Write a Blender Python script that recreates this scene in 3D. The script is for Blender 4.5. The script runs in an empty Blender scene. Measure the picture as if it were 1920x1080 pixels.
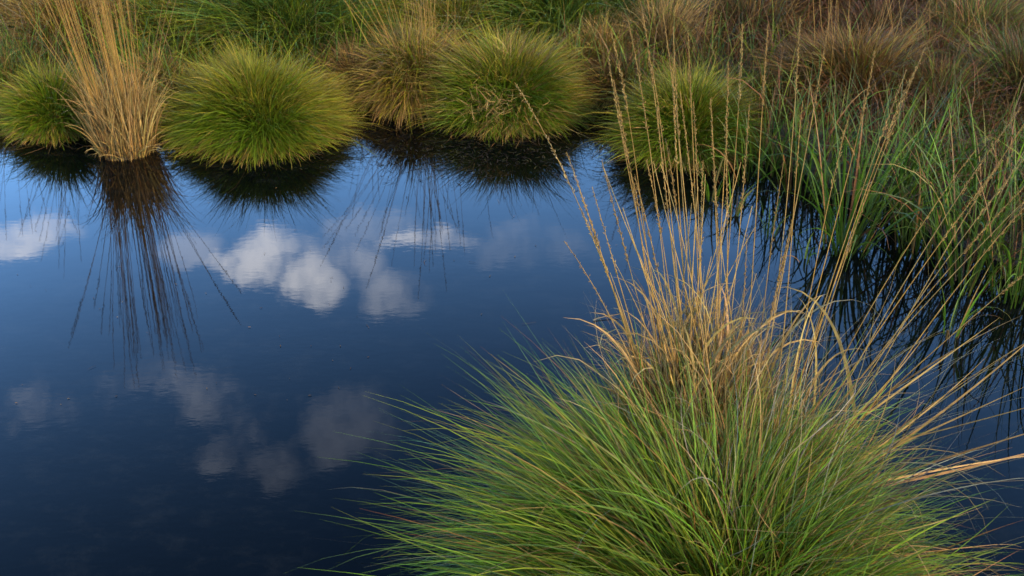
import bpy, math
import numpy as np
from mathutils import Vector

R = math.radians
rng = np.random.default_rng(11)
scene = bpy.context.scene
COL = scene.collection

# ------------------------------------------------------------------ camera
CAM_H, PITCH, FPX = 1.6, R(30.0), 1884.0
cam_d = bpy.data.cameras.new('camera')
cam = bpy.data.objects.new('camera', cam_d)
COL.objects.link(cam)
cam.location = (0, 0, CAM_H)
cam.rotation_euler = (R(90) - PITCH, 0, 0)
cam_d.sensor_width = 36.0
cam_d.lens = 36.0 * FPX / 1920.0
cam_d.clip_start = 0.05
cam_d.clip_end = 6000
cam_d.dof.use_dof = True
cam_d.dof.focus_distance = 2.5
cam_d.dof.aperture_fstop = 9.0
scene.camera = cam
scene.cycles.max_bounces = 6
scene.cycles.diffuse_bounces = 2
scene.cycles.transmission_bounces = 3
scene.cycles.glossy_bounces = 3
scene.cycles.debug_use_spatial_splits = True
scene.render.resolution_x, scene.render.resolution_y = 1024, 576


def ray(px, py):
    """world direction of a point of the photograph (1920 x 1080)"""
    r, u = (px - 960.0) / FPX, (540.0 - py) / FPX
    c, s = math.cos(PITCH), math.sin(PITCH)
    d = np.array([r, c + u * s, -s + u * c])
    return d


def at(px, py, z=0.0):
    d = ray(px, py)
    t = (z - CAM_H) / d[2]
    return np.array([d[0] * t, d[1] * t, z])


def at_depth(px, py, Y):
    d = ray(px, py)
    t = Y / d[1]
    return np.array([d[0] * t, Y, CAM_H + d[2] * t])


# ------------------------------------------------------------------ light
SUN_EL, SUN_AZ = R(28.0), R(136.0)          # azimuth clockwise from +Y
sdir = Vector((math.cos(SUN_EL) * math.sin(SUN_AZ), math.cos(SUN_EL) * math.cos(SUN_AZ), math.sin(SUN_EL)))
sun_d = bpy.data.lights.new('sun', 'SUN')
sun_d.energy = 3.4
sun_d.angle = R(5.0)
sun_d.color = (1.0, 0.80, 0.50)
sun = bpy.data.objects.new('sun', sun_d)
COL.objects.link(sun)
sun.rotation_euler = (-sdir).to_track_quat('-Z', 'Y').to_euler()

world = bpy.data.worlds.new('World')
scene.world = world
world.use_nodes = True
world.cycles.sampling_method = 'MANUAL'
world.cycles.sample_map_resolution = 256
nt = world.node_tree
nt.nodes.clear()
N, L = nt.nodes.new, nt.links.new


def wmath(op, a, b=None, c=None, clamp=False):
    n = N('ShaderNodeMath')
    n.operation = op
    n.use_clamp = clamp
    for i, v in enumerate((a, b, c)):
        if v is None:
            continue
        if isinstance(v, (int, float)):
            n.inputs[i].default_value = v
        else:
            L(v, n.inputs[i])
    return n.outputs[0]


sky = N('ShaderNodeTexSky')
sky.sky_type = 'NISHITA'
sky.sun_disc = False
sky.sun_elevation = SUN_EL
sky.sun_rotation = SUN_AZ
sky.altitude = 600
sky.air_density = 0.8
sky.dust_density = 0.0
sky.ozone_density = 1.5
tc = N('ShaderNodeTexCoord')
sep = N('ShaderNodeSeparateXYZ')
L(tc.outputs['Generated'], sep.inputs[0])
nz1 = N('ShaderNodeTexNoise')
nz1.inputs['Scale'].default_value = 12.0
nz1.inputs['Detail'].default_value = 6.0
nz1.inputs['Roughness'].default_value = 0.62
L(tc.outputs['Generated'], nz1.inputs['Vector'])
nz2 = N('ShaderNodeTexNoise')
nz2.inputs['Scale'].default_value = 3.2
nz2.inputs['Detail'].default_value = 3.0
nz2.inputs['Roughness'].default_value = 0.55
L(tc.outputs['Generated'], nz2.inputs['Vector'])
az = wmath('ARCTAN2', sep.outputs['X'], sep.outputs['Y'])
el = wmath('ARCSINE', sep.outputs['Z'])
# warp the coordinates so that cloud edges billow
wsep = N('ShaderNodeSeparateColor')
L(nz1.outputs['Color'], wsep.inputs[0])
azw = wmath('MULTIPLY_ADD', wmath('SUBTRACT', wsep.outputs[0], 0.5), 0.10, az)
elw = wmath('MULTIPLY_ADD', wmath('SUBTRACT', wsep.outputs[1], 0.5), 0.065, el)
# clouds standing in the part of the sky that the pond mirrors: (x, y, half width, half height, amount)
CLOUDS = [
    (530, 490, 85, 55, .80), (588, 535, 58, 58, .95), (655, 505, 80, 55, .40), (745, 560, 80, 45, .34),
    (15, 450, 110, 24, .91), (375, 455, 55, 34, .32), (825, 448, 95, 20, .70), (700, 425, 110, 30, .22),
    (250, 690, 110, 55, .20), (400, 740, 95, 60, .26), (50, 760, 90, 65, .28), (478, 785, 60, 56, .22),
    (655, 805, 125, 70, .14), (410, 855, 75, 36, .20), (515, 870, 60, 55, .14), (1000, 460, 150, 40, .12),
]
tex = N('ShaderNodeMapRange')
L(nz1.outputs['Fac'], tex.inputs['Value'])
tex.inputs['From Min'].default_value = 0.36
tex.inputs['From Max'].default_value = 0.72
eat = wmath('MULTIPLY', wmath('SUBTRACT', 1.0, tex.outputs[0]), 1.15)
dens = None
for (cx, cy, hw, hh, amt) in CLOUDS:
    d = ray(cx, cy)
    d[2] *= -1
    d /= np.linalg.norm(d)
    a0, e0 = math.atan2(d[0], d[1]), math.asin(d[2])
    sa, se = hw / FPX / max(math.cos(e0), .3) * 1.0, hh / FPX
    da = wmath('MULTIPLY', wmath('SUBTRACT', azw, a0), 1 / sa)
    de = wmath('MULTIPLY', wmath('SUBTRACT', elw, e0), 1 / se)
    q = wmath('ADD', wmath('MULTIPLY', da, da), wmath('MULTIPLY', de, de))
    m = N('ShaderNodeMapRange')
    m.interpolation_type = 'SMOOTHSTEP'
    L(q, m.inputs['Value'])
    m.inputs['From Min'].default_value = 2.6
    m.inputs['From Max'].default_value = 0.0
    m.inputs['To Min'].default_value = 0.0
    m.inputs['To Max'].default_value = 1.0
    e = N('ShaderNodeMapRange')                  # the noise eats into the edge
    e.interpolation_type = 'SMOOTHSTEP'
    L(wmath('MULTIPLY_ADD', eat, -0.6 if amt > .9 else -1.0, m.outputs[0]), e.inputs['Value'])
    e.inputs['From Min'].default_value = 0.0
    e.inputs['From Max'].default_value = 0.85
    e.inputs['To Max'].default_value = amt
    dens = e.outputs[0] if dens is None else wmath('MAXIMUM', dens, e.outputs[0])
# the same broken cloud goes on over the rest of the sky
oth = N('ShaderNodeMapRange')
oth.interpolation_type = 'SMOOTHSTEP'
L(nz2.outputs['Fac'], oth.inputs['Value'])
oth.inputs['From Min'].default_value = 0.52
oth.inputs['From Max'].default_value = 0.68
back = N('ShaderNodeMapRange')
back.interpolation_type = 'SMOOTHSTEP'
L(sep.outputs['Y'], back.inputs['Value'])
back.inputs['From Min'].default_value = 0.45
back.inputs['From Max'].default_value = 0.0
back.inputs['To Min'].default_value = 0.0
back.inputs['To Max'].default_value = 0.8
dens = wmath('MAXIMUM', dens, wmath('MULTIPLY', oth.outputs[0], back.outputs[0]))
mix = N('ShaderNodeMix')
mix.data_type = 'RGBA'
L(dens, mix.inputs['Factor'])
gam = N('ShaderNodeGamma')                     # a clear, deep autumn sky
gam.inputs['Gamma'].default_value = 1.3
L(sky.outputs[0], gam.inputs['Color'])
hz = N('ShaderNodeMapRange')                  # pale towards the horizon, deep overhead, all the way round
hz.interpolation_type = 'SMOOTHSTEP'
L(sep.outputs['Z'], hz.inputs['Value'])
hz.inputs['From Min'].default_value = 0.36
hz.inputs['From Max'].default_value = 0.78
hz.inputs['To Min'].default_value = 1.6
hz.inputs['To Max'].default_value = 0.30
tn = N('ShaderNodeVectorMath')
tn.operation = 'MULTIPLY'
L(gam.outputs[0], tn.inputs[0])
tn.inputs[1].default_value = (0.90, 1.05, 1.0)
sc = N('ShaderNodeVectorMath')
sc.operation = 'SCALE'
L(tn.outputs[0], sc.inputs[0])
L(hz.outputs[0], sc.inputs['Scale'])
L(sc.outputs[0], mix.inputs['A'])
cl = N('ShaderNodeMix')                           # thicker, greyer and thinner, whiter parts of the clouds
cl.data_type = 'RGBA'
L(nz2.outputs['Fac'], cl.inputs['Factor'])
cl.inputs['A'].default_value = (7.0, 7.3, 8.4, 1)
cl.inputs['B'].default_value = (16.0, 16.0, 16.8, 1)
L(cl.outputs['Result'], mix.inputs['B'])
bg = N('ShaderNodeBackground')
bg.inputs['Strength'].default_value = 0.15
L(mix.outputs['Result'], bg.inputs['Color'])
wo = N('ShaderNodeOutputWorld')
L(bg.outputs[0], wo.inputs['Surface'])

vs = scene.view_settings
vs.view_transform = 'Standard'
vs.look = 'None'
vs.exposure = 2.1
vs.gamma = 1.0
vs.use_curve_mapping = False


# ------------------------------------------------------------------ materials
def new_mat(name):
    m = bpy.data.materials.new(name)
    m.use_nodes = True
    m.node_tree.nodes.clear()
    return m, m.node_tree.nodes.new, m.node_tree.links.new


def plant_material(name, translucent, rough, spec, albedo=0.60):
    m, n, l = new_mat(name)
    at_ = n('ShaderNodeAttribute')
    at_.attribute_name = 'tint'
    tcn = n('ShaderNodeTexCoord')
    nz = n('ShaderNodeTexNoise')
    nz.inputs['Scale'].default_value = 38.0
    nz.inputs['Detail'].default_value = 3.0
    l(tcn.outputs['Object'], nz.inputs['Vector'])
    mr = n('ShaderNodeMapRange')
    l(nz.outputs['Fac'], mr.inputs['Value'])
    mr.inputs['From Min'].default_value = 0.3
    mr.inputs['From Max'].default_value = 0.7
    mr.inputs['To Min'].default_value = 0.72 * albedo
    mr.inputs['To Max'].default_value = 1.25 * albedo
    mul = n('ShaderNodeVectorMath')
    mul.operation = 'MULTIPLY'
    l(at_.outputs['Color'], mul.inputs[0])
    l(mr.outputs[0], mul.inputs[1])
    p = n('ShaderNodeBsdfPrincipled')
    p.inputs['Roughness'].default_value = rough
    p.inputs['Specular IOR Level'].default_value = spec
    l(mul.outputs[0], p.inputs['Base Color'])
    t = n('ShaderNodeBsdfTranslucent')
    l(mul.outputs[0], t.inputs['Color'])
    mx = n('ShaderNodeMixShader')
    mx.inputs[0].default_value = translucent
    l(p.outputs[0], mx.inputs[1])
    l(t.outputs[0], mx.inputs[2])
    o = n('ShaderNodeOutputMaterial')
    l(mx.outputs[0], o.inputs['Surface'])
    return m


MAT_BLADE = plant_material('grass_blade', 0.28, 0.60, 0.14, 0.47)
MAT_DRY = plant_material('dry_grass', 0.15, 0.75, 0.10, 0.47)
MAT_SEDGE = plant_material('sedge_leaf', 0.25, 0.55, 0.14, 0.42)


def ground_material():
    m, n, l = new_mat('peat_ground')
    tcn = n('ShaderNodeTexCoord')
    a = n('ShaderNodeTexNoise')
    a.inputs['Scale'].default_value = 5.0
    a.inputs['Detail'].default_value = 8.0
    l(tcn.outputs['Object'], a.inputs['Vector'])
    cr = n('ShaderNodeValToRGB')
    e = cr.color_ramp.elements
    e[0].position, e[0].color = 0.3, (0.010, 0.007, 0.004, 1)
    e[1].position, e[1].color = 0.72, (0.036, 0.028, 0.010, 1)
    k = cr.color_ramp.elements.new(0.52)
    k.color = (0.018, 0.014, 0.006, 1)
    l(a.outputs['Fac'], cr.inputs['Fac'])
    b = n('ShaderNodeTexNoise')
    b.inputs['Scale'].default_value = 60.0
    b.inputs['Detail'].default_value = 6.0
    l(tcn.outputs['Object'], b.inputs['Vector'])
    bp = n('ShaderNodeBump')
    bp.inputs['Strength'].default_value = 0.9
    bp.inputs['Distance'].default_value = 0.03
    l(b.outputs['Fac'], bp.inputs['Height'])
    p = n('ShaderNodeBsdfPrincipled')
    p.inputs['Roughness'].default_value = 0.85
    l(cr.outputs['Color'], p.inputs['Base Color'])
    l(bp.outputs[0], p.inputs['Normal'])
    o = n('ShaderNodeOutputMaterial')
    l(p.outputs[0], o.inputs['Surface'])
    return m


def water_material():
    m, n, l = new_mat('pond_water')
    tcn = n('ShaderNodeTexCoord')
    a = n('ShaderNodeTexNoise')
    a.inputs['Scale'].default_value = 42.0
    a.inputs['Detail'].default_value = 3.0
    mp = n('ShaderNodeMapping')
    mp.inputs['Scale'].default_value = (0.6, 1.3, 1)
    l(tcn.outputs['Object'], mp.inputs['Vector'])
    l(mp.outputs[0], a.inputs['Vector'])
    b = n('ShaderNodeTexNoise')
    b.inputs['Scale'].default_value = 5.0
    b.inputs['Detail'].default_value = 2.0
    l(mp.outputs[0], b.inputs['Vector'])
    c = n('ShaderNodeTexNoise')                     # where the breeze touches the surface
    c.inputs['Scale'].default_value = 1.6
    c.inputs['Detail'].default_value = 3.0
    l(tcn.outputs['Object'], c.inputs['Vector'])
    cm = n('ShaderNodeMapRange')
    l(c.outputs['Fac'], cm.inputs['Value'])
    cm.inputs['From Min'].default_value = 0.35
    cm.inputs['From Max'].default_value = 0.65
    cm.inputs['To Min'].default_value = 0.35
    cm.inputs['To Max'].default_value = 1.0
    b1 = n('ShaderNodeBump')
    b1.inputs['Distance'].default_value = 0.00009
    l(cm.outputs[0], b1.inputs['Strength'])
    l(a.outputs['Fac'], b1.inputs['Height'])
    b2 = n('ShaderNodeBump')
    b2.inputs['Strength'].default_value = 0.35
    b2.inputs['Distance'].default_value = 0.0006
    l(b.outputs['Fac'], b2.inputs['Height'])
    l(b1.outputs[0], b2.inputs['Normal'])
    p = n('ShaderNodeBsdfPrincipled')
    fm = n('ShaderNodeMapping')
    fm.inputs['Scale'].default_value = (1.0, 1.7, 1)
    l(tcn.outputs['Object'], fm.inputs['Vector'])
    fn = n('ShaderNodeTexNoise')                    # a thin broken film of dust and pollen
    fn.inputs['Scale'].default_value = 9.0
    fn.inputs['Detail'].default_value = 9.0
    fn.inputs['Roughness'].default_value = 0.72
    l(fm.outputs[0], fn.inputs['Vector'])
    fr = n('ShaderNodeValToRGB')
    fe = fr.color_ramp.elements
    fe[0].position, fe[0].color = 0.50, (0.0003, 0.0005, 0.0008, 1)
    fe[1].position, fe[1].color = 0.80, (0.0036, 0.0040, 0.0040, 1)
    l(fn.outputs['Fac'], fr.inputs['Fac'])
    l(fr.outputs['Color'], p.inputs['Base Color'])
    rm = n('ShaderNodeMapRange')
    l(fn.outputs['Fac'], rm.inputs['Value'])
    rm.inputs['From Min'].default_value = 0.4
    rm.inputs['From Max'].default_value = 0.75
    rm.inputs['To Min'].default_value = 0.008
    rm.inputs['To Max'].default_value = 0.03
    l(rm.outputs[0], p.inputs['Roughness'])
    p.inputs['IOR'].default_value = 1.333
    l(b2.outputs[0], p.inputs['Normal'])
    o = n('ShaderNodeOutputMaterial')
    l(p.outputs[0], o.inputs['Surface'])
    return m


MAT_GROUND = ground_material()
MAT_WATER = water_material()

# palette: real surface colours
LUSH = (0.072, 0.125, 0.002)
GREEN = (0.105, 0.150, 0.004)
YGREEN = (0.180, 0.168, 0.006)
GOLDG = (0.260, 0.190, 0.014)
STRAW = (0.330, 0.198, 0.062)
GOLD = (0.320, 0.172, 0.036)
TAN = (0.225, 0.125, 0.036)
PALE = (0.350, 0.235, 0.105)
GREYS = (0.200, 0.165, 0.115)
BROWN = (0.100, 0.052, 0.016)
DBROWN = (0.050, 0.032, 0.016)
RUST = (0.190, 0.068, 0.020)
RED = (0.130, 0.040, 0.028)
TEAL = (0.048, 0.105, 0.020)
ORANGE = (0.200, 0.095, 0.014)


# ------------------------------------------------------------------ mesh helpers
def mesh_quads(name, v, q, tint=None):
    me = bpy.data.meshes.new(name)
    v = np.ascontiguousarray(v, dtype=np.float32)
    q = np.ascontiguousarray(q, dtype=np.int32)
    nq, k = q.shape
    me.vertices.add(len(v))
    me.vertices.foreach_set('co', v.ravel())
    me.loops.add(nq * k)
    me.loops.foreach_set('vertex_index', q.ravel())
    me.polygons.add(nq)
    me.polygons.foreach_set('loop_start', np.arange(0, nq * k, k, dtype=np.int32))
    me.polygons.foreach_set('loop_total', np.full(nq, k, dtype=np.int32))
    me.update(calc_edges=True)
    me.polygons.foreach_set('use_smooth', np.ones(nq, dtype=bool))
    if tint is not None:
        a = me.color_attributes.new('tint', 'FLOAT_COLOR', 'POINT')
        c = np.ones((len(v), 4), dtype=np.float32)
        c[:, :3] = tint
        a.data.foreach_set('color', c.ravel())
    return me


def obj(name, me, mat, parent=None, kind=None, label=None):
    o = bpy.data.objects.new(name, me)
    me.materials.append(mat)
    COL.objects.link(o)
    if parent is not None:
        o.parent = parent
    if kind:
        o['kind'] = kind
    if label:
        o['label'] = label
    return o


def thing(name, label, cat, loc, group=None):
    o = bpy.data.objects.new(name, None)
    o.empty_display_size = 0.1
    COL.objects.link(o)
    o.location = tuple(float(c) for c in loc)
    o['label'] = label
    o['category'] = cat
    if group:
        o['group'] = group
    return o


def blade_arrays(root, azm, tilt, length, width, bend, cols, K=5, power=1.5, curl=0.0, spin=None, keel=False):
    """ribbons that leave `root` at `tilt` from upright towards `azm` and bend over by `bend`"""
    n = len(azm)
    s_mid = (np.arange(K) + 0.5) / K
    th = tilt[:, None] + bend[:, None] * s_mid[None, :] ** power
    curl = np.broadcast_to(np.asarray(curl, dtype=float), (n,))
    aa = azm[:, None] + curl[:, None] * s_mid[None, :]
    T = np.stack([np.sin(th) * np.sin(aa), np.sin(th) * np.cos(aa), np.cos(th)], -1)
    P = np.concatenate([np.zeros((n, 1, 3)), np.cumsum(T * (length[:, None, None] / K), 1)], 1) + root[:, None, :]
    Tn = np.concatenate([T[:, :1], (T[:, 1:] + T[:, :-1]) * .5, T[:, -1:]], 1)
    Tn /= np.linalg.norm(Tn, axis=-1, keepdims=True) + 1e-9
    if spin is None:
        spin = rng.normal(0, 0.7, n)
    side0 = np.stack([np.cos(azm), -np.sin(azm), np.zeros(n)], -1)[:, None, :].repeat(K + 1, 1)
    side0 -= Tn * np.sum(side0 * Tn, -1, keepdims=True)
    side0 /= np.linalg.norm(side0, axis=-1, keepdims=True) + 1e-9
    up0 = np.cross(Tn, side0)
    cs, sn = np.cos(spin)[:, None, None], np.sin(spin)[:, None, None]
    side = side0 * cs + up0 * sn
    nor = np.cross(side, Tn)
    s = np.linspace(0, 1, K + 1)
    prof = np.where(s < .3, .75 + .25 * s / .3, 1 - ((np.maximum(s, .3) - .3) / .7) ** 1.8)
    prof = np.maximum(prof, 0.06)
    W = (width[:, None] * prof[None, :] * .5)[..., None]
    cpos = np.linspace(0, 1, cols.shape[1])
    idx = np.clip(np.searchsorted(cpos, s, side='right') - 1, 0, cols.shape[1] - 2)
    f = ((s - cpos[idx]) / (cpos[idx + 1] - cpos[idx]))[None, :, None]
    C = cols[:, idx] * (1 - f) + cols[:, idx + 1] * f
    if keel:
        V = np.stack([P - side * W, P - nor * W * .45, P + side * W], 2)
        m = 3
    else:
        V = np.stack([P - side * W, P + side * W], 2)
        m = 2
    C = np.repeat(C[:, :, None, :], m, 2)
    nv = (K + 1) * m
    f0 = []
    for k in range(K):
        for j in range(m - 1):
            f0.append([k * m + j, k * m + j + 1, (k + 1) * m + j + 1, (k + 1) * m + j])
    F = np.array(f0)[None] + (np.arange(n) * nv)[:, None, None]
    return V.reshape(-1, 3), F.reshape(-1, 4), C.reshape(-1, 3)


def pick(n, table):
    """random colour stops for n blades from [(weight, base, mid, tip), ...]"""
    w = np.array([t[0] for t in table], float)
    i = rng.choice(len(table), n, p=w / w.sum())
    st = np.array([t[1:] for t in table])
    c = st[i]
    c = c * rng.uniform(.55, 1.35, (n, 1, 1)) * rng.uniform(.9, 1.1, (n, 1, 3))
    return c


def dome_roots(n, r0, h0, tmax, power=1.0):
    """roots spread on the dome of a tussock, with the direction each blade leaves in"""
    azm = rng.uniform(0, 2 * math.pi, n)
    u = rng.uniform(0, 1, n) ** power
    tilt = np.arccos(1 - u * (1 - math.cos(tmax)))
    rr = rng.uniform(.55, 1.0, n)
    p = np.stack([np.sin(tilt) * np.sin(azm) * r0 * rr, np.sin(tilt) * np.cos(azm) * r0 * rr, np.cos(tilt) * h0 * rr], -1)
    return p, azm, tilt


def mound(parent, r0, h0, tint=DBROWN, name='root_mound'):
    nu, nv_ = 14, 6
    vs_, fs = [], []
    for j in range(nv_ + 1):
        t = (j / nv_) * R(112)
        for i in range(nu):
            a = 2 * math.pi * i / nu
            k = 1 + rng.normal(0, .07)
            vs_.append((math.sin(t) * math.sin(a) * r0 * k, math.sin(t) * math.cos(a) * r0 * k, math.cos(t) * h0 * k))
    for j in range(nv_):
        for i in range(nu):
            fs.append((j * nu + i, (j + 1) * nu + i, (j + 1) * nu + (i + 1) % nu, j * nu + (i + 1) % nu))
    me = mesh_quads(name, np.array(vs_), np.array(fs), np.tile(np.array(tint), (len(vs_), 1)))
    return obj(name, me, MAT_DRY, parent)


# --- stems with seed heads
def curve_pts(a, b, c, d, n):
    t = np.linspace(0, 1, n)[:, None]
    return (1 - t) ** 3 * a + 3 * (1 - t) ** 2 * t * b + 3 * (1 - t) * t * t * c + t ** 3 * d


def frame(T):
    ref = np.array([0.31, 0.17, 0.93])
    A = np.cross(T, ref)
    A /= np.linalg.norm(A, axis=-1, keepdims=True) + 1e-9
    return A, np.cross(T, A)


def stem_mesh(P, r_base, r_tip, c_base, c_tip):
    n = len(P)
    T = np.gradient(P, axis=0)
    T /= np.linalg.norm(T, axis=1, keepdims=True) + 1e-9
    A, B = frame(T)
    rad = np.linspace(r_base, r_tip, n)[:, None]
    ring = [P + (A * math.cos(x) + B * math.sin(x)) * rad for x in (0, 2.094, 4.189)]
    V = np.stack(ring, 1).reshape(-1, 3)
    F = []
    for k in range(n - 1):
        for j in range(3):
            F.append([k * 3 + j, k * 3 + (j + 1) % 3, (k + 1) * 3 + (j + 1) % 3, (k + 1) * 3 + j])
    s = np.linspace(0, 1, n)[:, None]
    C = np.repeat(np.array(c_base) * (1 - s) + np.array(c_tip) * s, 3, 0)
    return mesh_quads('flower_stem', V, np.array(F), C)


OCT_F = np.array([[0, 1, 2], [0, 2, 3], [0, 3, 4], [0, 4, 1], [5, 2, 1], [5, 3, 2], [5, 4, 3], [5, 1, 4]])


def seed_mesh(P, frac, count, size, col):
    """a narrow panicle: clusters of little spikelets along the last `frac` of the stem"""
    n = len(P)
    t = (np.arange(count) + rng.uniform(0, 1, count)) / count
    clus = rng.uniform(0, 1, max(4, count // 7))
    near = clus[np.argmin(np.abs(t[:, None] - clus[None]), 1)]
    t = np.clip(near + (t - near) * .8, 0, 1)
    u = (1 - frac + frac * t) * (n - 1)
    i = np.clip(u.astype(int), 0, n - 2)
    f = (u - i)[:, None]
    base = P[i] * (1 - f) + P[i + 1] * f
    T = P[i + 1] - P[i]
    T /= np.linalg.norm(T, axis=1, keepdims=True) + 1e-9
    A, B = frame(T)
    ph = rng.uniform(0, 6.283, count)[:, None]
    out = A * np.cos(ph) + B * np.sin(ph)
    tw = np.cross(T, out)
    D = T + out * rng.uniform(.08, .42, (count, 1)) * rng.choice([1, 1, 2.2], (count, 1))
    D /= np.linalg.norm(D, axis=1, keepdims=True)
    ln = size * rng.uniform(.7, 1.4, (count, 1)) * (1.15 - .55 * t[:, None])
    wd = ln * rng.uniform(.08, .14, (count, 1))
    o0 = base + out * .0012
    mid = o0 + D * ln * .45
    o2 = np.cross(tw, D)
    V = np.stack([o0, mid + tw * wd, mid + o2 * wd, mid - tw * wd, mid - o2 * wd, o0 + D * ln], 1).reshape(-1, 3)
    F = (OCT_F[None] + (np.arange(count) * 6)[:, None, None]).reshape(-1, 3)
    C = np.repeat(np.array(col)[None] * rng.uniform(.65, 1.3, (count, 1)), 6, 0)
    return mesh_quads('seed_head', V, F, C)


def add_stem(parent, root, tip, bow=0.06, head=.24, count=64, size=.0085, r=.0013, cb=STRAW, ct=TAN, hc=TAN, nseg=15, nod=0.0):
    loc = np.array(parent.location)
    root, tip = np.asarray(root, float), np.asarray(tip, float)
    ln = np.linalg.norm(tip - root)
    ax = (tip - root) / ln
    b = root + ax * ln * .35 + np.array([0, 0, ln * bow]) + rng.normal(0, .012 * ln, 3)
    c = root + ax * ln * .72 + np.array([0, 0, ln * bow * .8 + nod]) + rng.normal(0, .012 * ln, 3)
    P = curve_pts(root, b, c, tip, nseg) - loc
    o = obj('flower_stem', stem_mesh(P, r * rng.uniform(.85, 1.2), r * .42, cb, ct), MAT_DRY, parent)
    if count:
        h = obj('seed_head', seed_mesh(P, head / ln if head < ln else .6, int(count * rng.uniform(.7, 1.25)), size, hc), MAT_DRY, o)
    return o


def add_blade_part(parent, name, root, azm, tilt, length, width, bend, table, mat, K=7, power=1.5, curl=0.0, keel=False, spin=None):
    one = lambda v: np.array([float(v)])
    v, f, c = blade_arrays(np.asarray(root, float)[None], one(azm), one(tilt), one(length), one(width), one(bend),
                           pick(1, table), K, power, curl, None if spin is None else one(spin), keel)
    return obj(name, mesh_quads(name, v, f, c), mat, parent)


def tuft(parent, n, r0, h0, tmax, ln, lsd, width, bend, table, K=5, power=1.5, upow=1.0, tj=.2, name='blades', mat=None,
         squash=None, cfun=None, lfun=None, curl=.25, offset=(0, 0, 0), deep=1.0, lmax=1.7, locks=60, lock=.75, upright=1.0, stray=.0):
    """the uncountable mass of fine blades of one tussock"""
    p, a, t = dome_roots(n, r0, h0, tmax, upow)
    p[:, 1] *= deep
    # blades hang together in locks: turn each one towards the nearest lock
    D = np.stack([np.sin(t) * np.sin(a), np.sin(t) * np.cos(a), np.cos(t)], -1)
    _, la, lt = dome_roots(locks, 1, 1, tmax, upow)
    LD = np.stack([np.sin(lt) * np.sin(la), np.sin(lt) * np.cos(la), np.cos(lt)], -1)
    near = np.argmax(D @ LD.T, 1)
    k_ = rng.uniform(0, lock, n)[:, None]
    D = D * (1 - k_) + LD[near] * k_ + rng.normal(0, tj, (n, 3))
    D /= np.linalg.norm(D, axis=1, keepdims=True)
    t2 = np.arccos(np.clip(D[:, 2], -1, 1))
    a2 = np.arctan2(D[:, 0], D[:, 1])
    t2 = t2 * upright
    length = np.clip(rng.normal(ln, lsd, n), ln * .35, ln * lmax) * np.where(rng.uniform(0, 1, n) < stray, rng.uniform(1.1, 1.5, n), 1) * rng.normal(1, .13, locks)[near]
    if lfun is not None:
        length *= lfun(a2, t2)
    cols = pick(n, table) * rng.normal(1, .14, locks)[near].clip(.6, 1.5)[:, None, None]
    if cfun is not None:
        cols = cfun(a2, t2, cols)
    b = bend * rng.uniform(.3, 1.6, n)
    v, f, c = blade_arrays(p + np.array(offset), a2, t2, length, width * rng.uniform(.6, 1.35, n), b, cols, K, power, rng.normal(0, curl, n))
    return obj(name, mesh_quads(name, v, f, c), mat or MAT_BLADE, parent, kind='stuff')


# ------------------------------------------------------------------ ground and water
SHORE_PX = [(-900, 235), (-300, 235), (0, 215), (60, 235), (300, 235), (560, 235), (690, 190), (830, 195), (1000, 205), (1120, 205),
            (1220, 250), (1420, 290), (1570, 385), (1700, 420), (1800, 500), (1920, 545), (2150, 600), (2400, 760)]
shore = np.array([at(x, y)[:2] for x, y in SHORE_PX])
shore = shore[np.argsort(shore[:, 0])]


def axis(lo, hi, step, far):
    a = list(np.arange(lo, hi + 1e-6, step))
    d, g = step, 1.28
    x = hi
    while x < far:
        d *= g
        x += d
        a.append(x)
    d, x = step, lo
    while x > -far:
        d *= g
        x -= d
        a.insert(0, x)
    return np.array(a)


gx, gy = axis(-6, 5, .09, 2500), axis(-2.5, 9, .09, 2500)
X, Y = np.meshgrid(gx, gy)
ys = np.interp(X, shore[:, 0], shore[:, 1])
ys = np.where(X > 2.3, np.maximum(ys - (X - 2.3) * 3, -50), ys)
ys = np.where(X < -7, ys + (X + 7) * 3, ys)
sd = np.maximum(Y - ys, .25 - Y)
bump = .035 * (np.sin(X * 3.1 + 1.3 * np.sin(Y * 2.3)) * np.cos(Y * 3.7 + X) + .6 * np.sin(X * 9.1 + Y * 7.7)) \
    + rng.normal(0, .008, X.shape)
k = np.clip((sd + .25) / .6, 0, 1)
k = k * k * (3 - 2 * k)
Z = -.26 + .33 * k + bump * k + np.clip(sd, 0, 6) * .012
Z += np.where(np.abs(X) + np.abs(Y) > 40, .15, 0)
ny, nx = X.shape
V = np.stack([X, Y, Z], -1).reshape(-1, 3)
ii = np.arange(ny * nx).reshape(ny, nx)
F = np.stack([ii[:-1, :-1], ii[:-1, 1:], ii[1:, 1:], ii[1:, :-1]], -1).reshape(-1, 4)
ground = obj('ground', mesh_quads('ground', V, F), MAT_GROUND, kind='structure')


def ground_z(x, y):
    i = int(np.clip(np.searchsorted(gx, x), 0, nx - 1))
    j = int(np.clip(np.searchsorted(gy, y), 0, ny - 1))
    return float(Z[j, i])


wv = np.array([(-9, -1, 0), (4.5, -1, 0), (4.5, 7, 0), (-9, 7, 0)], float)
water = obj('water', mesh_quads('water', wv, np.array([[0, 1, 2, 3]])), MAT_WATER, kind='structure')

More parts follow.
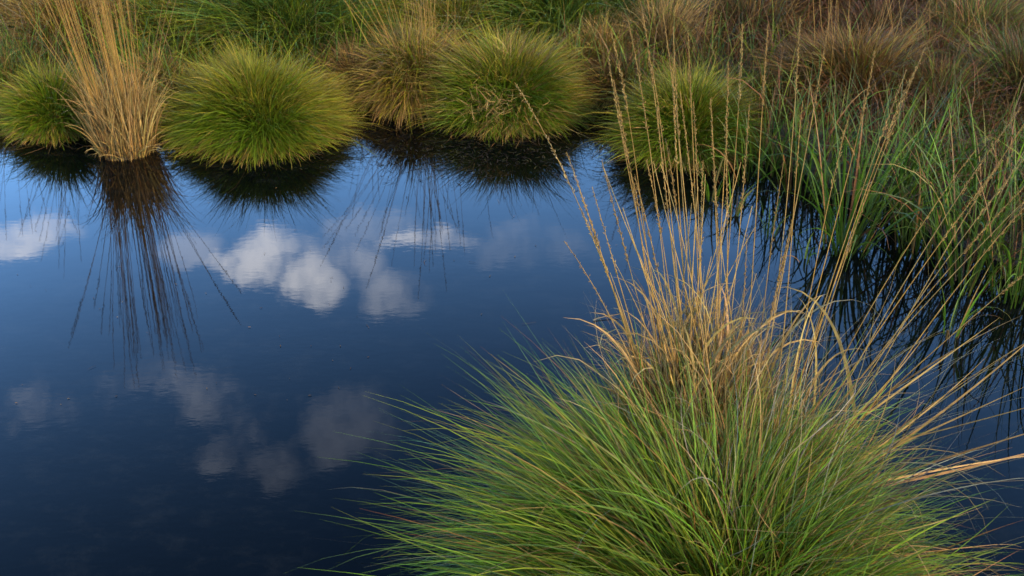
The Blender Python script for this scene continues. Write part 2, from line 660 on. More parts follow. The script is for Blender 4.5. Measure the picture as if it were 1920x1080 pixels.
# ------------------------------------------------------------------ colour tables
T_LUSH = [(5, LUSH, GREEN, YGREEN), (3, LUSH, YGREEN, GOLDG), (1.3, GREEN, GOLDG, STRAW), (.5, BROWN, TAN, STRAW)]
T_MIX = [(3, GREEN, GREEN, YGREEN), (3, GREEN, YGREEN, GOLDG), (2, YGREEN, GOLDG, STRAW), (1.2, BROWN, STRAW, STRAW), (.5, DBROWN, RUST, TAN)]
T_TEAL = [(4, TEAL, TEAL, GREEN), (2, TEAL, GREEN, YGREEN), (1, GREEN, YGREEN, TAN)]
T_STRAW = [(4, GOLD, STRAW, STRAW), (2, TAN, STRAW, PALE), (1, GOLDG, GOLD, STRAW), (1, BROWN, TAN, TAN)]
T_TAN = [(2, BROWN, TAN, TAN), (2, GOLDG, GOLD, STRAW), (2, GREEN, GOLDG, STRAW), (1, RUST, TAN, TAN), (1, DBROWN, BROWN, TAN)]
T_BROWN = [(3, BROWN, ORANGE, TAN), (3, DBROWN, BROWN, BROWN), (2, ORANGE, ORANGE, TAN), (1, RUST, RUST, BROWN), (1, GREEN, GREEN, TAN)]
T_MOOR = [(3, DBROWN, BROWN, (.08, .036, .012)), (3, DBROWN, (.12, .044, .013), BROWN), (.5, BROWN, BROWN, TAN), (2, DBROWN, DBROWN, BROWN), (1.5, (.03, .05, .012), TEAL, BROWN)]
T_RED = [(3, DBROWN, RED, RED), (2, BROWN, RUST, RED), (1, TEAL, BROWN, RED)]
T_REDGREEN = [(2, (.03, .05, .012), TEAL, GREEN), (2, TEAL, GREEN, RUST), (2, BROWN, RUST, RED), (2, DBROWN, BROWN, BROWN), (1, GREEN, TAN, TAN)]
T_SKIRT = [(3, BROWN, TAN, STRAW), (2, GOLDG, STRAW, STRAW), (1, DBROWN, BROWN, TAN)]
T_SEDGE = [(4, (.055, .085, .005), (.078, .138, .005), (.09, .13, .008)), (2, (.055, .075, .006), (.050, .098, .008), (.06, .09, .010)),
           (1, (.06, .10, .006), (.11, .16, .010), (.16, .12, .03)), (.8, TAN, TAN, TAN), (.4, BROWN, RUST, TAN)]
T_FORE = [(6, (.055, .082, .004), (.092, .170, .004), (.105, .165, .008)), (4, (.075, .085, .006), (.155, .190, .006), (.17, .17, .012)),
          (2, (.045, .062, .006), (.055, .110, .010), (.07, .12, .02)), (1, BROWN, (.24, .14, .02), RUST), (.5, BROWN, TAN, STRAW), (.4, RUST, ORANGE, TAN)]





# ------------------------------------------------------------------ tussocks
def pompom(px, py, rad, hgt, label, table, n=9000, z=0.0, width=.0028, group='round tussocks at the far edge of the pond', skirt=1400,
           bend=.8, tmax=R(97), cfun=None, stems=0, stem_h=.7, name='grass_tussock', core=.55, skirt_t=None, lean=None, lobes=3, wide=1.0):
    c = at(px, py, z)
    t = thing(name, label, 'grass tussock', c, group)
    r0, h0 = rad * core, hgt * core * .9
    mound(t, r0 * .9, h0 * .9)
    # one main cushion and a few smaller ones leaning out of it
    spots = [(0.0, 0.0, 1.0, .62)]
    a0 = rng.uniform(0, 6.283)
    for k in range(lobes):
        a = a0 + k * 6.283 / max(lobes, 1) + rng.normal(0, .4)
        spots.append((math.sin(a) * rad * .34 * wide, math.cos(a) * rad * .3, rng.uniform(.60, .80), .38 / lobes))
    for (ox, oy, sc_, share) in spots:
        ln = (rad + hgt) * .5 * (1 - core) * sc_ * 1.12
        ratio = hgt / rad
        ph = rng.uniform(0, 6.283, 2)

        def lf(a, tl):
            q = 1 + (ratio - 1) * np.cos(tl) ** 2 if ratio > 1 else 1 + (1 / ratio - 1) * np.sin(tl) ** 2
            return q * (1 + .10 * np.sin(2 * a + ph[0]) + .07 * np.sin(3 * a + ph[1]))
        tuft(t, int(n * share * 1.3), r0 * sc_, h0 * sc_, tmax, ln, ln * .22, width, bend, table, cfun=cfun, lfun=lf, tj=.17, offset=(ox, oy, .01),
             locks=int(70 * sc_), upright=.84, stray=.05)
    ln = (rad + hgt) * .5 * (1 - core)
    if skirt:
        # dead leaves hanging round the foot
        p, a, tl = dome_roots(skirt, r0, h0 * .7, R(95), .35)
        tl = np.clip(tl + rng.normal(.10, .18, skirt), R(55), R(115))
        cols = pick(skirt, skirt_t or T_SKIRT)
        v, f, cc = blade_arrays(p + np.array([0, 0, .02]), a + rng.normal(0, .3, skirt), tl, rng.uniform(.6, 1.3, skirt) * ln,
                                width * rng.uniform(.7, 1.5, skirt), rng.uniform(.2, 1.0, skirt), cols, 5, 1.3, rng.normal(0, .45, skirt))
        obj('dead_skirt', mesh_quads('dead_skirt', v, f, cc), MAT_DRY, t, kind='stuff')
        # drowned leaves lying on the water round the foot
        m = 170
        a = rng.uniform(0, 6.283, m)
        rr = rad * rng.uniform(.45, 1.0, m)
        p = np.stack([np.sin(a) * rr, np.cos(a) * rr, np.full(m, .004 - min(z, 0))], -1)
        v, f, cc = blade_arrays(p, a + rng.normal(0, 1.0, m), np.full(m, R(89)), rng.uniform(.04, .14, m), rng.uniform(.002, .004, m), rng.normal(0, .05, m),
                                pick(m, [(3, DBROWN, DBROWN, BROWN), (1, BROWN, TAN, TAN), (1, DBROWN, (.03, .04, .01), DBROWN)]), 5, 1.0, rng.normal(0, .8, m), spin=np.zeros(m))
        obj('drowned_leaves', mesh_quads('drowned_leaves', v, f, cc), MAT_DRY, t, kind='stuff')
    for _ in range(stems):
        a = rng.uniform(0, 6.283)
        rr = rng.uniform(0, r0)
        root = c + np.array([math.sin(a) * rr, math.cos(a) * rr, h0 * .7])
        sp = stem_h * rng.uniform(.1, .42)
        tip = root + np.array([math.sin(a) * sp + (lean[0] if lean else 0), math.cos(a) * sp, stem_h * rng.uniform(.7, 1.1)])
        add_stem(t, root, tip, count=34, size=.009, r=.0013, cb=GOLD, ct=TAN, hc=TAN, nseg=10)
    return t


def tint_by(fr_green, tipgold):
    """greener where the blades face the pond, yellower round the rim"""
    def f(a, t, cols):
        n = len(a)
        facing = np.cos(a - math.pi)                       # 1 towards the near bank
        g = np.clip(facing * np.exp(-((t - R(55)) / R(26)) ** 2) * 1.2, 0, 1)[:, None]
        green = np.array([LUSH, LUSH, GREEN])[None] * rng.uniform(.75, 1.3, (n, 1, 1))
        take = rng.uniform(0, 1, (n, 1)) < g * fr_green
        cols = np.where(take[:, :, None], green, cols)
        old = (rng.uniform(0, 1, n) < np.clip((t - R(72)) / R(22), 0, .7)) & (facing > -.3)
        dead = np.array([GREEN, TAN, STRAW])[None] * rng.uniform(.6, 1.2, (n, 1, 1))
        cols = np.where(old[:, None, None], dead, cols)
        gold = np.array(GOLDG)[None] * rng.uniform(.7, 1.4, (n, 1))
        rim = np.clip(1 - g[:, 0] * 1.1, 0, 1) * tipgold
        cols[:, 2] = cols[:, 2] * (1 - rim[:, None]) + gold * rim[:, None]
        return cols
    return f


pompom(110, 238, .25, .29, 'small green tussock in the water left of the tall straw clump', T_LUSH, n=6000, skirt=500, cfun=tint_by(.7, .3))
pompom(488, 246, .385, .325, 'large round bright green tussock with yellow rim beside the tall straw clump', T_LUSH, n=19000, skirt=2600,
       cfun=tint_by(.95, .75), wide=1.25)
pompom(955, 212, .385, .38, 'broad olive green tussock with a mat of dead straw on its front', T_MIX, n=13000, skirt=2200, cfun=tint_by(.95, .35), wide=1.2)
pompom(1285, 272, .335, .33, 'green tussock with brown drooping skirt behind the tall seed stems', T_LUSH, n=11000, skirt=2600, cfun=tint_by(1.0, .15))

# straw mat caught on the front of the broad tussock
mt = None
for o in COL.objects:
    if o.get('label', '').startswith('broad olive'):
        mt = o
nm = 240
cc = at_depth(925, 205, mt.location.y - .30) - np.array(mt.location)
v, f, c3 = blade_arrays(cc + rng.normal(0, 1, (nm, 3)) * np.array([.085, .03, .045]), rng.uniform(0, 6.283, nm), rng.uniform(R(30), R(120), nm),
                        rng.uniform(.03, .09, nm), rng.uniform(.0012, .0024, nm), rng.normal(0, .6, nm), pick(nm, [(1, PALE, STRAW, TAN), (2, TAN, STRAW, TAN)]), 5)
obj('dead_mat', mesh_quads('dead_mat', v, f, c3), MAT_DRY, mt, kind='stuff')


# --- the tall straw clump
def straw_clump():
    c = at(240, 283, 0)
    t = thing('purple_moor_grass', 'tall straw coloured clump of dry stems standing in the water at the left', 'grass clump', c)
    mound(t, .10, .05)
    n = 950
    a = rng.uniform(0, 6.283, n)
    rr = .115 * np.sqrt(rng.uniform(0, 1, n))
    p = np.stack([np.sin(a) * rr, np.cos(a) * rr, np.full(n, .0)], -1)
    tl = np.abs(rr / .115 * R(6) + rng.normal(0, R(9), n))
    ln = rng.uniform(.14, .42, n)
    v, f, cc = blade_arrays(p, a + rng.normal(0, .7, n), tl, ln, rng.uniform(.0022, .005, n), rng.uniform(-.2, 1.5, n), pick(n, [(3, GOLD, STRAW, STRAW), (3, BROWN, TAN, TAN), (2, TAN, TAN, STRAW)]), 7, 2.6, rng.normal(0, .7, n))
    obj('blades', mesh_quads('blades', v, f, cc), MAT_DRY, t, kind='stuff')
    n = 150                                                # short leaves spilling over the foot
    a = rng.uniform(0, 6.283, n)
    p = np.stack([np.sin(a) * .11, np.cos(a) * .11, np.full(n, .01)], -1) * rng.uniform(.6, 1.1, (n, 1))
    v, f, cc = blade_arrays(p, a + rng.normal(0, .6, n), rng.uniform(R(10), R(55), n), rng.uniform(.06, .16, n), rng.uniform(.0025, .005, n),
                            rng.uniform(.3, 1.8, n), pick(n, T_STRAW), 6, 1.6, rng.normal(0, .8, n))
    obj('foot_leaves', mesh_quads('foot_leaves', v, f, cc), MAT_DRY, t, kind='stuff')
    for i in range(46):                                    # broad bent leaves
        a = rng.uniform(0, 6.283)
        rr = .11 * math.sqrt(rng.uniform())
        add_blade_part(t, 'dry_leaf', (math.sin(a) * rr, math.cos(a) * rr, .01), a + rng.normal(0, .5), rng.uniform(R(3), R(18)), rng.uniform(.16, .36),
                       rng.uniform(.005, .008), rng.uniform(.1, 2.0), T_STRAW, MAT_DRY, 8, 3.0, rng.normal(0, .5))
    for i in range(72):
        a = rng.uniform(0, 6.283)
        q = math.sqrt(rng.uniform(0, 1))
        root = c + np.array([math.sin(a) * q * .10, math.cos(a) * q * .09, .02])
        h = rng.uniform(.80, 1.12)
        sp = q * h * rng.uniform(.07, .20)
        tip = root + np.array([math.sin(a) * sp - .06 * h, math.cos(a) * sp + .05, h])
        add_stem(t, root, tip, bow=.03, head=.42, count=44, size=.009, r=.0014, cb=(.29, .145, .026), ct=TAN, hc=BROWN if rng.uniform() < .5 else TAN, nseg=10)
    for i in range(7):                                     # the stray leaning ones
        s = -1 if i < 4 else 1
        root = c + np.array([s * .05, 0, .02])
        tip = root + np.array([s * rng.uniform(.26, .42), rng.uniform(-.1, .15), rng.uniform(.75, .98)])
        add_stem(t, root, tip, bow=.04, count=46, size=.010, r=.0015, cb=GOLD, ct=TAN, hc=BROWN, nseg=10)


straw_clump()

# --- back row
BACK = 'tussocks on the far bank'
pompom(778, 172, .36, .32, 'tan and olive tussock with loose tall stems left of the broad olive tussock', T_TAN + [(4, GREEN, YGREEN, GOLDG)], n=8500, skirt=2200, group=BACK, z=.03, stems=34,
       stem_h=.75, bend=1.1, lean=(-.12, 0))
pompom(545, 92, .60, .48, 'wide blue green tussock behind the large round tussock', T_TEAL, n=13000, skirt=1200, group=BACK, z=.05, cfun=None, width=.0035)
pompom(345, 85, .42, .42, 'dim green tussock behind the tall straw stems', T_TEAL + [(3, BROWN, GOLDG, TAN)], n=5000, skirt=600, group=BACK, z=.06)
pompom(690, 70, .40, .40, 'yellow green tussock at the top edge above the tan tussock', T_MIX, n=5000, skirt=700, group=BACK, z=.06, stems=10)
pompom(1050, 72, .62, .42, 'long low blue green tussock at the top edge behind the broad olive tussock', T_TEAL, n=12000, skirt=900, group=BACK, z=.06, width=.0035)
pompom(870, 85, .42, .40, 'olive tussock squeezed between two blue green tussocks', T_MIX, n=5000, skirt=700, group=BACK, z=.06, stems=12)
pompom(1120, 135, .30, .26, 'small pale straw tussock at the right shoulder of the broad olive tussock', T_STRAW + T_TAN, n=4000, skirt=700, group=BACK, z=.05)
pompom(1240, 120, .34, .38, 'tangled pale straw tussock with tall stems above the brown skirted tussock', T_STRAW + [(3, DBROWN, BROWN, TAN)], n=2400, skirt=500,
       group=BACK, z=.06, stems=26, stem_h=.8)
pompom(1595, 205, .43, .38, 'russet tussock with pale windswept top behind the sedge leaves', T_BROWN, n=12000, skirt=1500, group=BACK, z=.06, stems=14,
       stem_h=.55, skirt_t=[(2, BROWN, ORANGE, TAN), (2, DBROWN, BROWN, BROWN)])
pompom(10, 90, .40, .46, 'golden brown tussock at the upper left corner', T_STRAW + [(3, BROWN, GOLD, GOLD)], n=3600, skirt=600, group=BACK, z=.06, stems=14, stem_h=.8)
pompom(140, 100, .36, .46, 'brown grass tussock behind the tall straw clump', T_TAN, n=3200, skirt=500, group=BACK, z=.06, stems=30, stem_h=.8)
pompom(250, 60, .42, .42, 'faded green tussock at the top edge right of the straw stems', T_MIX, n=3500, skirt=400, group=BACK, z=.07)
pompom(1400, 90, .40, .38, 'ragged brown tussock at the top edge left of the russet tussock', T_MOOR + [(2, BROWN, TAN, STRAW)], n=4200, skirt=600, group=BACK, z=.07, stems=22, stem_h=.7)
pompom(1540, 60, .44, .40, 'dark olive brown tussock at the top edge above the russet tussock', T_MOOR, n=7000, skirt=600, group=BACK, z=.07, stems=8, stem_h=.5)
pompom(1700, 60, .46, .42, 'dull rust brown tussock at the top edge right of the russet tussock', T_MOOR + [(3, BROWN, RUST, RUST)], n=7500, skirt=500, group=BACK, z=.07, stems=20, stem_h=.6)
pompom(1885, 40, .44, .46, 'dark red tussock in the upper right corner', T_RED, n=7000, skirt=400, group=BACK, z=.07, stems=12, stem_h=.6)
pompom(1810, 130, .44, .42, 'thin red and green tussock below the dark red corner tussock', T_REDGREEN, n=7000, skirt=400, group=BACK, z=.07, stems=16, stem_h=.5)
pompom(1900, 220, .42, .40, 'loose green tussock with reddish tips at the right edge above the sedge', T_REDGREEN, n=7000, skirt=400, group=BACK, z=.06, stems=8, stem_h=.45)
pompom(1750, 235, .34, .32, 'low grey green tussock between the russet tussock and the right edge', T_REDGREEN, n=3200, skirt=500, group=BACK, z=.06)

pompom(672, 168, .24, .22, 'low brown drooping tuft between the large round tussock and the tan tussock', T_TAN + [(3, DBROWN, BROWN, BROWN)], n=3600, skirt=900, group=BACK, z=.02)
pompom(1165, 178, .24, .20, 'low dull brown tuft between the broad olive tussock and the brown skirted tussock', T_MOOR + T_TAN, n=3600, skirt=700, group=BACK, z=.03)
pompom(1440, 215, .24, .24, 'dark green tuft between the brown skirted tussock and the russet tussock', T_TEAL, n=3600, skirt=500, group=BACK, z=.03)
pompom(300, 178, .22, .22, 'dark green tuft between the straw clump and the large round tussock', T_TEAL + T_TAN, n=3200, skirt=500, group=BACK, z=.03)
pompom(20, 178, .26, .24, 'dull green tuft at the left edge behind the small green tussock', T_TEAL + T_TAN, n=3600, skirt=500, group=BACK, z=.03)
pompom(1640, 115, .36, .34, 'dense russet brown tuft just behind the pale windswept russet tussock', T_MOOR + [(3, DBROWN, RUST, RED)], n=6000, skirt=500, group=BACK, z=.06)
pompom(1740, 165, .34, .34, 'reddish brown tuft right of the pale windswept russet tussock', T_RED + T_REDGREEN, n=6000, skirt=500, group=BACK, z=.06, stems=8, stem_h=.45)

# dead woody twigs at the far left
c = at(55, 110, .06)
tw = thing('dead_twig', 'grey leafless branching twigs below the golden brown corner tussock', 'twigs', c)
for i in range(9):
    a = rng.uniform(0, 6.283)
    root = c + np.array([rng.normal(0, .03), rng.normal(0, .03), 0])
    tip = root + np.array([math.sin(a) * .14, math.cos(a) * .1, rng.uniform(.2, .34)])
    o = obj('twig', stem_mesh(curve_pts(root, root + (tip - root) * .3 + rng.normal(0, .02, 3), root + (tip - root) * .7 + rng.normal(0, .03, 3), tip, 8) - c,
                              .0035, .0012, GREYS, GREYS), MAT_DRY, tw)
    for j in range(3):
        m0 = root + (tip - root) * rng.uniform(.3, .8)
        m1 = m0 + rng.normal(0, .05, 3) + np.array([0, 0, .06])
        obj('side_twig', stem_mesh(curve_pts(m0, m0 + (m1 - m0) * .3 + rng.normal(0, .01, 3), m0 + (m1 - m0) * .7, m1, 5) - c, .0018, .0008, GREYS, PALE), MAT_DRY, o)


# ------------------------------------------------------------------ sedge bed
def sedge(px, py, n, h, label, spread=R(30), name='sedge_clump', group='sedge clumps standing in the water', r=.075, w=.0066, lean=0.0):
    c = at(px, py, -.02)
    t = thing(name, label, 'sedge', c, group)
    for i in range(int(n * 1.7)):
        a = rng.uniform(0, 6.283)
        rr = r * math.sqrt(rng.uniform())
        tl = abs(rng.normal(0, spread * .55)) + R(3)
        add_blade_part(t, 'leaf', (math.sin(a) * rr, math.cos(a) * rr, 0), a + rng.normal(0, .4) + lean, tl, h * rng.uniform(.55, 1.15), w * rng.uniform(.65, 1.25),
                       rng.choice([.3, .7, 1.3, 2.0]) * rng.uniform(.6, 1.3), T_SEDGE, MAT_SEDGE, 8, 2.0, rng.normal(0, .3), keel=True, spin=rng.normal(0, .6))
    return t


SEDGES = [
    (1582, 478, 44, .60, 'dense bright sedge clump standing nearest the tall seed stems on the right'),
    (1655, 425, 30, .58, 'sedge clump just behind the dense bright clump'),
    (1500, 372, 26, .48, 'slender sedge clump at the left end of the sedge bed below the russet tussock'),
    (1440, 330, 22, .40, 'small sedge clump against the right side of the brown skirted tussock'),
    (1400, 345, 12, .28, 'few short sedge leaves in the water below the brown skirted tussock'),
    (1560, 335, 18, .40, 'sedge clump under the front of the russet tussock'),
    (1640, 320, 16, .38, 'leaning sedge clump at the back of the bed below the russet tussock'),
    (1730, 395, 30, .50, 'tall sedge clump in the middle of the sedge bed'),
    (1720, 480, 22, .52, 'sedge clump at the water edge in the middle of the bed'),
    (1800, 545, 34, .62, 'arching sedge clump at the water edge, second from the right edge'),
    (1850, 470, 34, .62, 'thick sedge clump near the right edge of the picture'),
    (1905, 575, 34, .62, 'sedge clump at the right edge where the bed meets the dark water'),
    (1905, 400, 26, .45, 'sedge clump at the right edge behind the thick clump'),
    (1800, 370, 24, .44, 'sedge clump behind the middle of the bed below the thin red and green tussock'),
    (1720, 315, 14, .34, 'sedge clump behind the bed between russet tussock and right edge'),
    (1840, 310, 14, .34, 'rear sedge clump mixed with the reddish grass at the right'),
    (1990, 520, 30, .62, 'sedge clump cut by the right edge of the picture'),
]
for s in SEDGES:
    sedge(*s)
SHOOTS = [
    (1375, 415, 5, .20, 'short green shoots in open water just right of the densest seed stems'),
    (1440, 455, 5, .22, 'short green shoots in the water left of the dense bright sedge clump'),
    (1512, 500, 4, .18, 'tiny cluster of shoots in the water below the dense bright sedge clump'),
    (1780, 640, 6, .26, 'low shoots in the dark water under the arching sedge clump'),
    (1335, 385, 6, .24, 'green shoots at the foot of the brown skirted tussock'),
]
for s in SHOOTS:
    sedge(*s, spread=R(20), name='water_shoot', group='young shoots in the water', r=.02, w=.006)

# ------------------------------------------------------------------ the near tussock
FC = at(1350, 1235, 0.0)
SC = at(1395, 985, 0.0)               # where the flowering stems spring from, at the back of the tussock
fore = thing('grass_tussock', 'big green tussock with tall straw seed stems in the foreground at the right', 'grass tussock', FC)
mound(fore, .21, .17, BROWN)


def near_len(a, t):
    # shorter towards the near bank, long to the left and right
    return (1 - .22 * np.clip(np.cos(a - math.pi), 0, 1) + .22 * np.clip(-np.sin(a), 0, 1)) * (1 - .14 * np.cos(t))


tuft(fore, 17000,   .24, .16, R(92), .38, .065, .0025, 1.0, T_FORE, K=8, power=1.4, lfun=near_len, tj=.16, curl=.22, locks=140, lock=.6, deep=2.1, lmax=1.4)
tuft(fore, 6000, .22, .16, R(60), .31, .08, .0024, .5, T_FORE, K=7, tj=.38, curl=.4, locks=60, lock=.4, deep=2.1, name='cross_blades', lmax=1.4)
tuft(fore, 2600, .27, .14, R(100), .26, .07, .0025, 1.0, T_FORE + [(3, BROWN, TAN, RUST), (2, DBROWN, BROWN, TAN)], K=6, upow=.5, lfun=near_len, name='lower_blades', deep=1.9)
# last year's thatch, standing dead round the feet of the seed stems
n = 900
a = rng.uniform(0, 6.283, n)
rr = np.sqrt(rng.uniform(0, 1, n))
p = np.stack([np.sin(a) * rr * .10 - .12, np.cos(a) * rr * .06 + .10, np.full(n, .10)], -1) + (SC - FC)
v, f, c3 = blade_arrays(p, a + rng.normal(0, .8, n), np.abs(rng.normal(0, R(10), n)) + rr * R(9), rng.uniform(.20, .46, n), rng.uniform(.002, .0045, n),
                        rng.normal(.5, .7, n), pick(n, [(3, BROWN, TAN, STRAW), (3, (.25, .12, .02), STRAW, STRAW), (1, BROWN, RUST, TAN), (1, TAN, PALE, PALE)]), 8, 3.2, rng.normal(0, .7, n))
obj('thatch', mesh_quads('thatch', v, f, c3), MAT_DRY, fore, kind='stuff')
# fine dead hairs of last year
n = 500
p, a, t_ = dome_roots(n, .22, .2, R(60))
v, f, c3 = blade_arrays(p + np.array([.08, .20, .05]), a, t_ + rng.normal(0, .2, n), rng.uniform(.25, .55, n), rng.uniform(.0012, .0026, n),
                        rng.normal(.6, 1.0, n), pick(n, [(2, TAN, TAN, PALE), (2, BROWN, GREYS, GREYS), (2, BROWN, TAN, STRAW)]), 9, 2.0, rng.normal(0, 1.2, n))
obj('dead_blades', mesh_quads('dead_blades', v, f, c3), MAT_DRY, fore, kind='stuff')
# the outermost long blades, one by one
for i in range(240):
    a = rng.uniform(0, 6.283)
    tl = rng.uniform(R(8), R(80))
    rr = .24 * math.sin(tl)
    add_blade_part(fore, 'blade', (math.sin(a) * rr, math.cos(a) * rr * 2.0, .17 * math.cos(tl)), a + rng.normal(0, .2), tl, rng.uniform(.34, .50) * near_len(np.array(a), tl),
                   rng.uniform(.0026, .0042), rng.uniform(.3, 1.3), T_FORE, MAT_BLADE, 9, 1.5, rng.normal(0, .25))
# broad curled dry leaves
for i in range(95):
    a = rng.uniform(-1.9, 1.9)
    cx = rng.choice([-.16, -.12, -.08, .12, .22], p=[.34, .34, .26, .04, .02])
    root = tuple(SC - FC + np.array([cx + rng.normal(0, .04), .08 + rng.normal(0, .05), .14]))
    add_blade_part(fore, 'dry_leaf', root, a, rng.uniform(R(2), R(24)), rng.uniform(.30, .52), rng.uniform(.004, .009), rng.uniform(.8, 3.8),
                   [(3, STRAW, STRAW, STRAW), (1, TAN, STRAW, PALE), (1, TAN, TAN, STRAW)], MAT_DRY, 14, 4.5, rng.normal(0, .8))
# leaves of last year swept out to the right
for i in range(26):
    a = rng.normal(R(82), R(16))
    add_blade_part(fore, 'dry_leaf', tuple(SC - FC + np.array([.14 + rng.normal(0, .03), .03 + rng.normal(0, .06), .11])), a, rng.uniform(R(50), R(78)), rng.uniform(.45, .75), rng.uniform(.003, .0055),
                   rng.uniform(-.3, .5), [(3, GOLD, STRAW, STRAW), (1, TAN, TAN, PALE)], MAT_DRY, 10, 1.6, rng.normal(0, .3))

# seed stems: where each one leaves the tussock and where its tip stands
STEMS = [
    # tip x, tip y, depth shift of the tip, root offset x, y
    (1062, 285, .10, -.17, .10), (1078, 330, .02, -.17, .08), (1058, 452, -.10, -.16, .06), (1128, 300, .12, -.16, .12), (1140, 105, .18, -.14, .12),
    (1150, 150, .08, -.15, .10), (1146, 60, .20, -.13, .12), (1165, 250, .05, -.13, .08), (1178, 40, .15, -.12, .14), (1205, 25, .10, -.12, .10),
    (1232, 200, .10, -.11, .10), (1240, 0, .16, -.10, .12), (1262, 50, .10, -.10, .10), (1262, 110, .16, -.09, .12), (1275, 170, .04, -.09, .08),
    (1300, 190, .10, -.08, .14), (1318, 300, .14, -.07, .12), (1332, 185, .05, -.08, .10), (1338, 320, .10, -.06, .14), (1365, 115, .12, -.06, .12),
    (1362, 235, .08, -.05, .12), (1392, 45, .18, -.05, .14), (1405, 195, .10, -.04, .14), (1190, 330, -.02, -.14, .06), (1110, 350, -.06, -.16, .06),
    (1212, 300, .02, -.12, .10), (1248, 260, .12, -.10, .12), (1290, 60, .20, -.09, .12), (1222, 120, .12, -.12, .12), (1088, 390, .04, -.17, .10),
    (1440, 45, .16, .00, .14), (1500, 30, .22, .05, .12), (1560, 0, .20, .07, .14), (1505, 190, .06, .04, .10), (1640, 95, .16, .08, .12),
    (1735, 88, .20, .10, .12), (1718, 125, .12, .10, .10), (1592, 215, .10, .08, .14), (1632, 345, .06, .09, .10), (1700, 130, .22, .10, .14),
    (1486, 410, .10, .03, .14), (1484, 430, .05, .03, .10), (1400, 440, .10, -.02, .12), (1470, 300, .16, .02, .16),
    (1915, 200, .12, .16, .10), (1925, 225, .02, .16, .06), (1960, 250, .10, .18, .10), (1990, 320, .0, .18, .06), (2010, 290, .10, .18, .12),
    (1940, 330, .14, .17, .14), (2040, 420, .05, .20, .08), (1880, 300, .18, .16, .14), (2080, 560, .0, .20, .02), (1830, 280, .16, .14, .12),
]
for (px, py, dy, ox, oy) in STEMS:
    root = SC + np.array([ox + rng.normal(0, .015), oy + rng.normal(0, .015), .13])
    tip = at_depth(px, py, root[1] + dy)
    right = px > 1800
    add_stem(fore, root, tip, bow=.05 if not right else .07, head=.27 if rng.uniform() < .6 else .2, count=int(rng.choice([46, 70, 95])), size=.0075,
             r=.0016, cb=(.32, .165, .03) if rng.uniform() < .6 else STRAW, ct=TAN, hc=TAN if rng.uniform() < .7 else STRAW, nseg=18)
for i in range(26):                                           # bare stems without seed
    px, py = rng.uniform(1130, 1420), rng.uniform(300, 560)
    root = SC + np.array([-.10 + rng.normal(0, .05), .11 + rng.normal(0, .04), .13])
    add_stem(fore, root, at_depth(px, py, root[1] + rng.uniform(0, .1)), count=0, r=.0018, cb=GOLD, ct=STRAW, nseg=12)
# one stem bent over to the left with a thin drooping tip
root = SC + np.array([-.17, .09, .13])
add_stem(fore, root, at_depth(965, 155, root[1] + .12), bow=.10, head=.34, count=60, size=.0085, r=.0014, cb=STRAW, ct=TAN, hc=PALE, nseg=20)

# ------------------------------------------------------------------ low growth on the bank
n = 52000
xs = rng.uniform(-5.5, 4.2, n * 3)
yy = rng.uniform(1.5, 8.8, n * 3)
sh = np.interp(xs, shore[:, 0], shore[:, 1])
ok = (yy > sh + .02) & (yy < sh + 3.2)
xs, yy = xs[ok][:n], yy[ok][:n]
n = len(xs)
zz = np.array([ground_z(a, b) for a, b in zip(xs, yy)])
red = np.clip((xs - .5) / .9, 0, 1)
tab1 = pick(n, [(2, DBROWN, BROWN, BROWN), (3, TEAL, GREEN, YGREEN), (.5, BROWN, TAN, TAN), (3, TEAL, TEAL, GREEN)])
tab2 = pick(n, T_MOOR + T_MOOR + [(3, DBROWN, RUST, RED), (1, TEAL, TEAL, GREEN)])
cols = np.where((rng.uniform(0, 1, n) < red)[:, None, None], tab2, tab1)
v, f, c3 = blade_arrays(np.stack([xs, yy, zz - .02], -1), rng.uniform(0, 6.283, n), np.abs(rng.normal(.3, .35, n)), rng.uniform(.10, .42, n),
                        rng.uniform(.0025, .005, n), rng.uniform(.1, 1.5, n), cols, 4, 1.5, rng.normal(0, .4, n))
g = obj('bank_grass', mesh_quads('bank_grass', v, f, c3), MAT_BLADE, kind='stuff')
g['label'] = 'short mixed brown and green grass covering the bank between the tussocks'
g['category'] = 'grass'

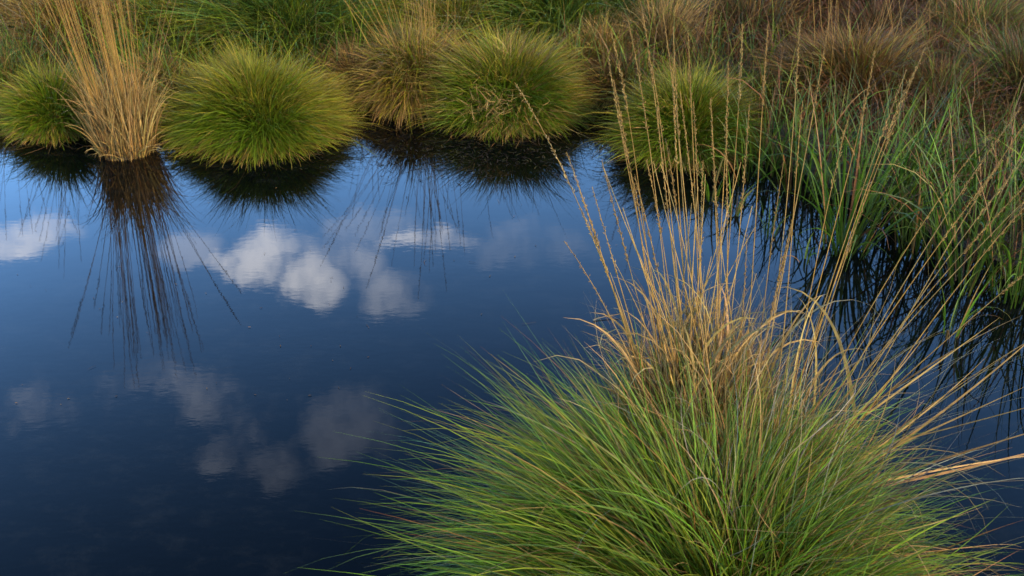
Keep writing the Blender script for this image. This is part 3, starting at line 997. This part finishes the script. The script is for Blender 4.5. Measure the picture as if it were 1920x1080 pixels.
# ------------------------------------------------------------------ things floating on the pond
n = 90
pp = np.array([at(rng.uniform(0, 1250), rng.uniform(330, 760)) for _ in range(n)])
pp[:, 2] = .0025
v, f, c3 = blade_arrays(pp, rng.uniform(0, 6.283, n), np.full(n, R(90)), rng.uniform(.003, .012, n), rng.uniform(.001, .003, n), np.zeros(n),
                        pick(n, [(1, TAN, TAN, TAN), (2, DBROWN, BROWN, BROWN)]), 2, spin=np.zeros(n))
m = 7
pp = np.array([at(rng.uniform(60, 1250), rng.uniform(320, 700)) for _ in range(m)])
pp[:, 2] = .003
v2, f2, c2 = blade_arrays(pp, rng.uniform(0, 6.283, m), np.full(m, R(90)), rng.uniform(.02, .06, m), rng.uniform(.0008, .0016, m), np.zeros(m),
                          pick(m, [(1, BROWN, TAN, TAN), (1, DBROWN, BROWN, BROWN)]), 5, 1.0, rng.normal(0, .7, m), spin=np.zeros(m))
v, f, c3 = np.concatenate([v, v2]), np.concatenate([f, f2 + len(v)]), np.concatenate([c3, c2])
o = obj('floating_debris', mesh_quads('floating_debris', v, f, c3), MAT_DRY, kind='stuff')
o['label'] = 'tiny flecks of dead grass floating on the dark water'
o['category'] = 'debris'
n = 900
pp = np.array([at(rng.normal(880, 150), rng.normal(285, 26)) for _ in range(n)])
pp[:, 2] = rng.uniform(-.001, .004, n)
v, f, c3 = blade_arrays(pp, rng.uniform(0, 6.283, n), np.full(n, R(89)), rng.uniform(.01, .04, n), rng.uniform(.002, .005, n), rng.normal(0, .05, n),
                        pick(n, [(3, (.02, .016, .01), (.02, .016, .01), (.02, .016, .01)), (1, (.03, .035, .01), (.03, .035, .01), BROWN)]), 3, 1.0, rng.normal(0, 1, n), spin=np.zeros(n))
o = obj('pond_weed', mesh_quads('pond_weed', v, f, c3), MAT_DRY, kind='stuff')
o['label'] = 'dark mat of drowned weed on the water in front of the broad olive tussock'
o['category'] = 'pond weed'
a0, a1 = at(1112, 600, .004), at(1165, 588, .010)
tw = obj('floating_twig', stem_mesh(curve_pts(a0, a0 + (a1 - a0) * .3 + np.array([0, .01, 0]), a0 + (a1 - a0) * .7, a1, 6), .0022, .0012, GREYS, TAN), MAT_DRY)
tw['label'] = 'short grey twig floating left of the foreground seed stems'
tw['category'] = 'twig'
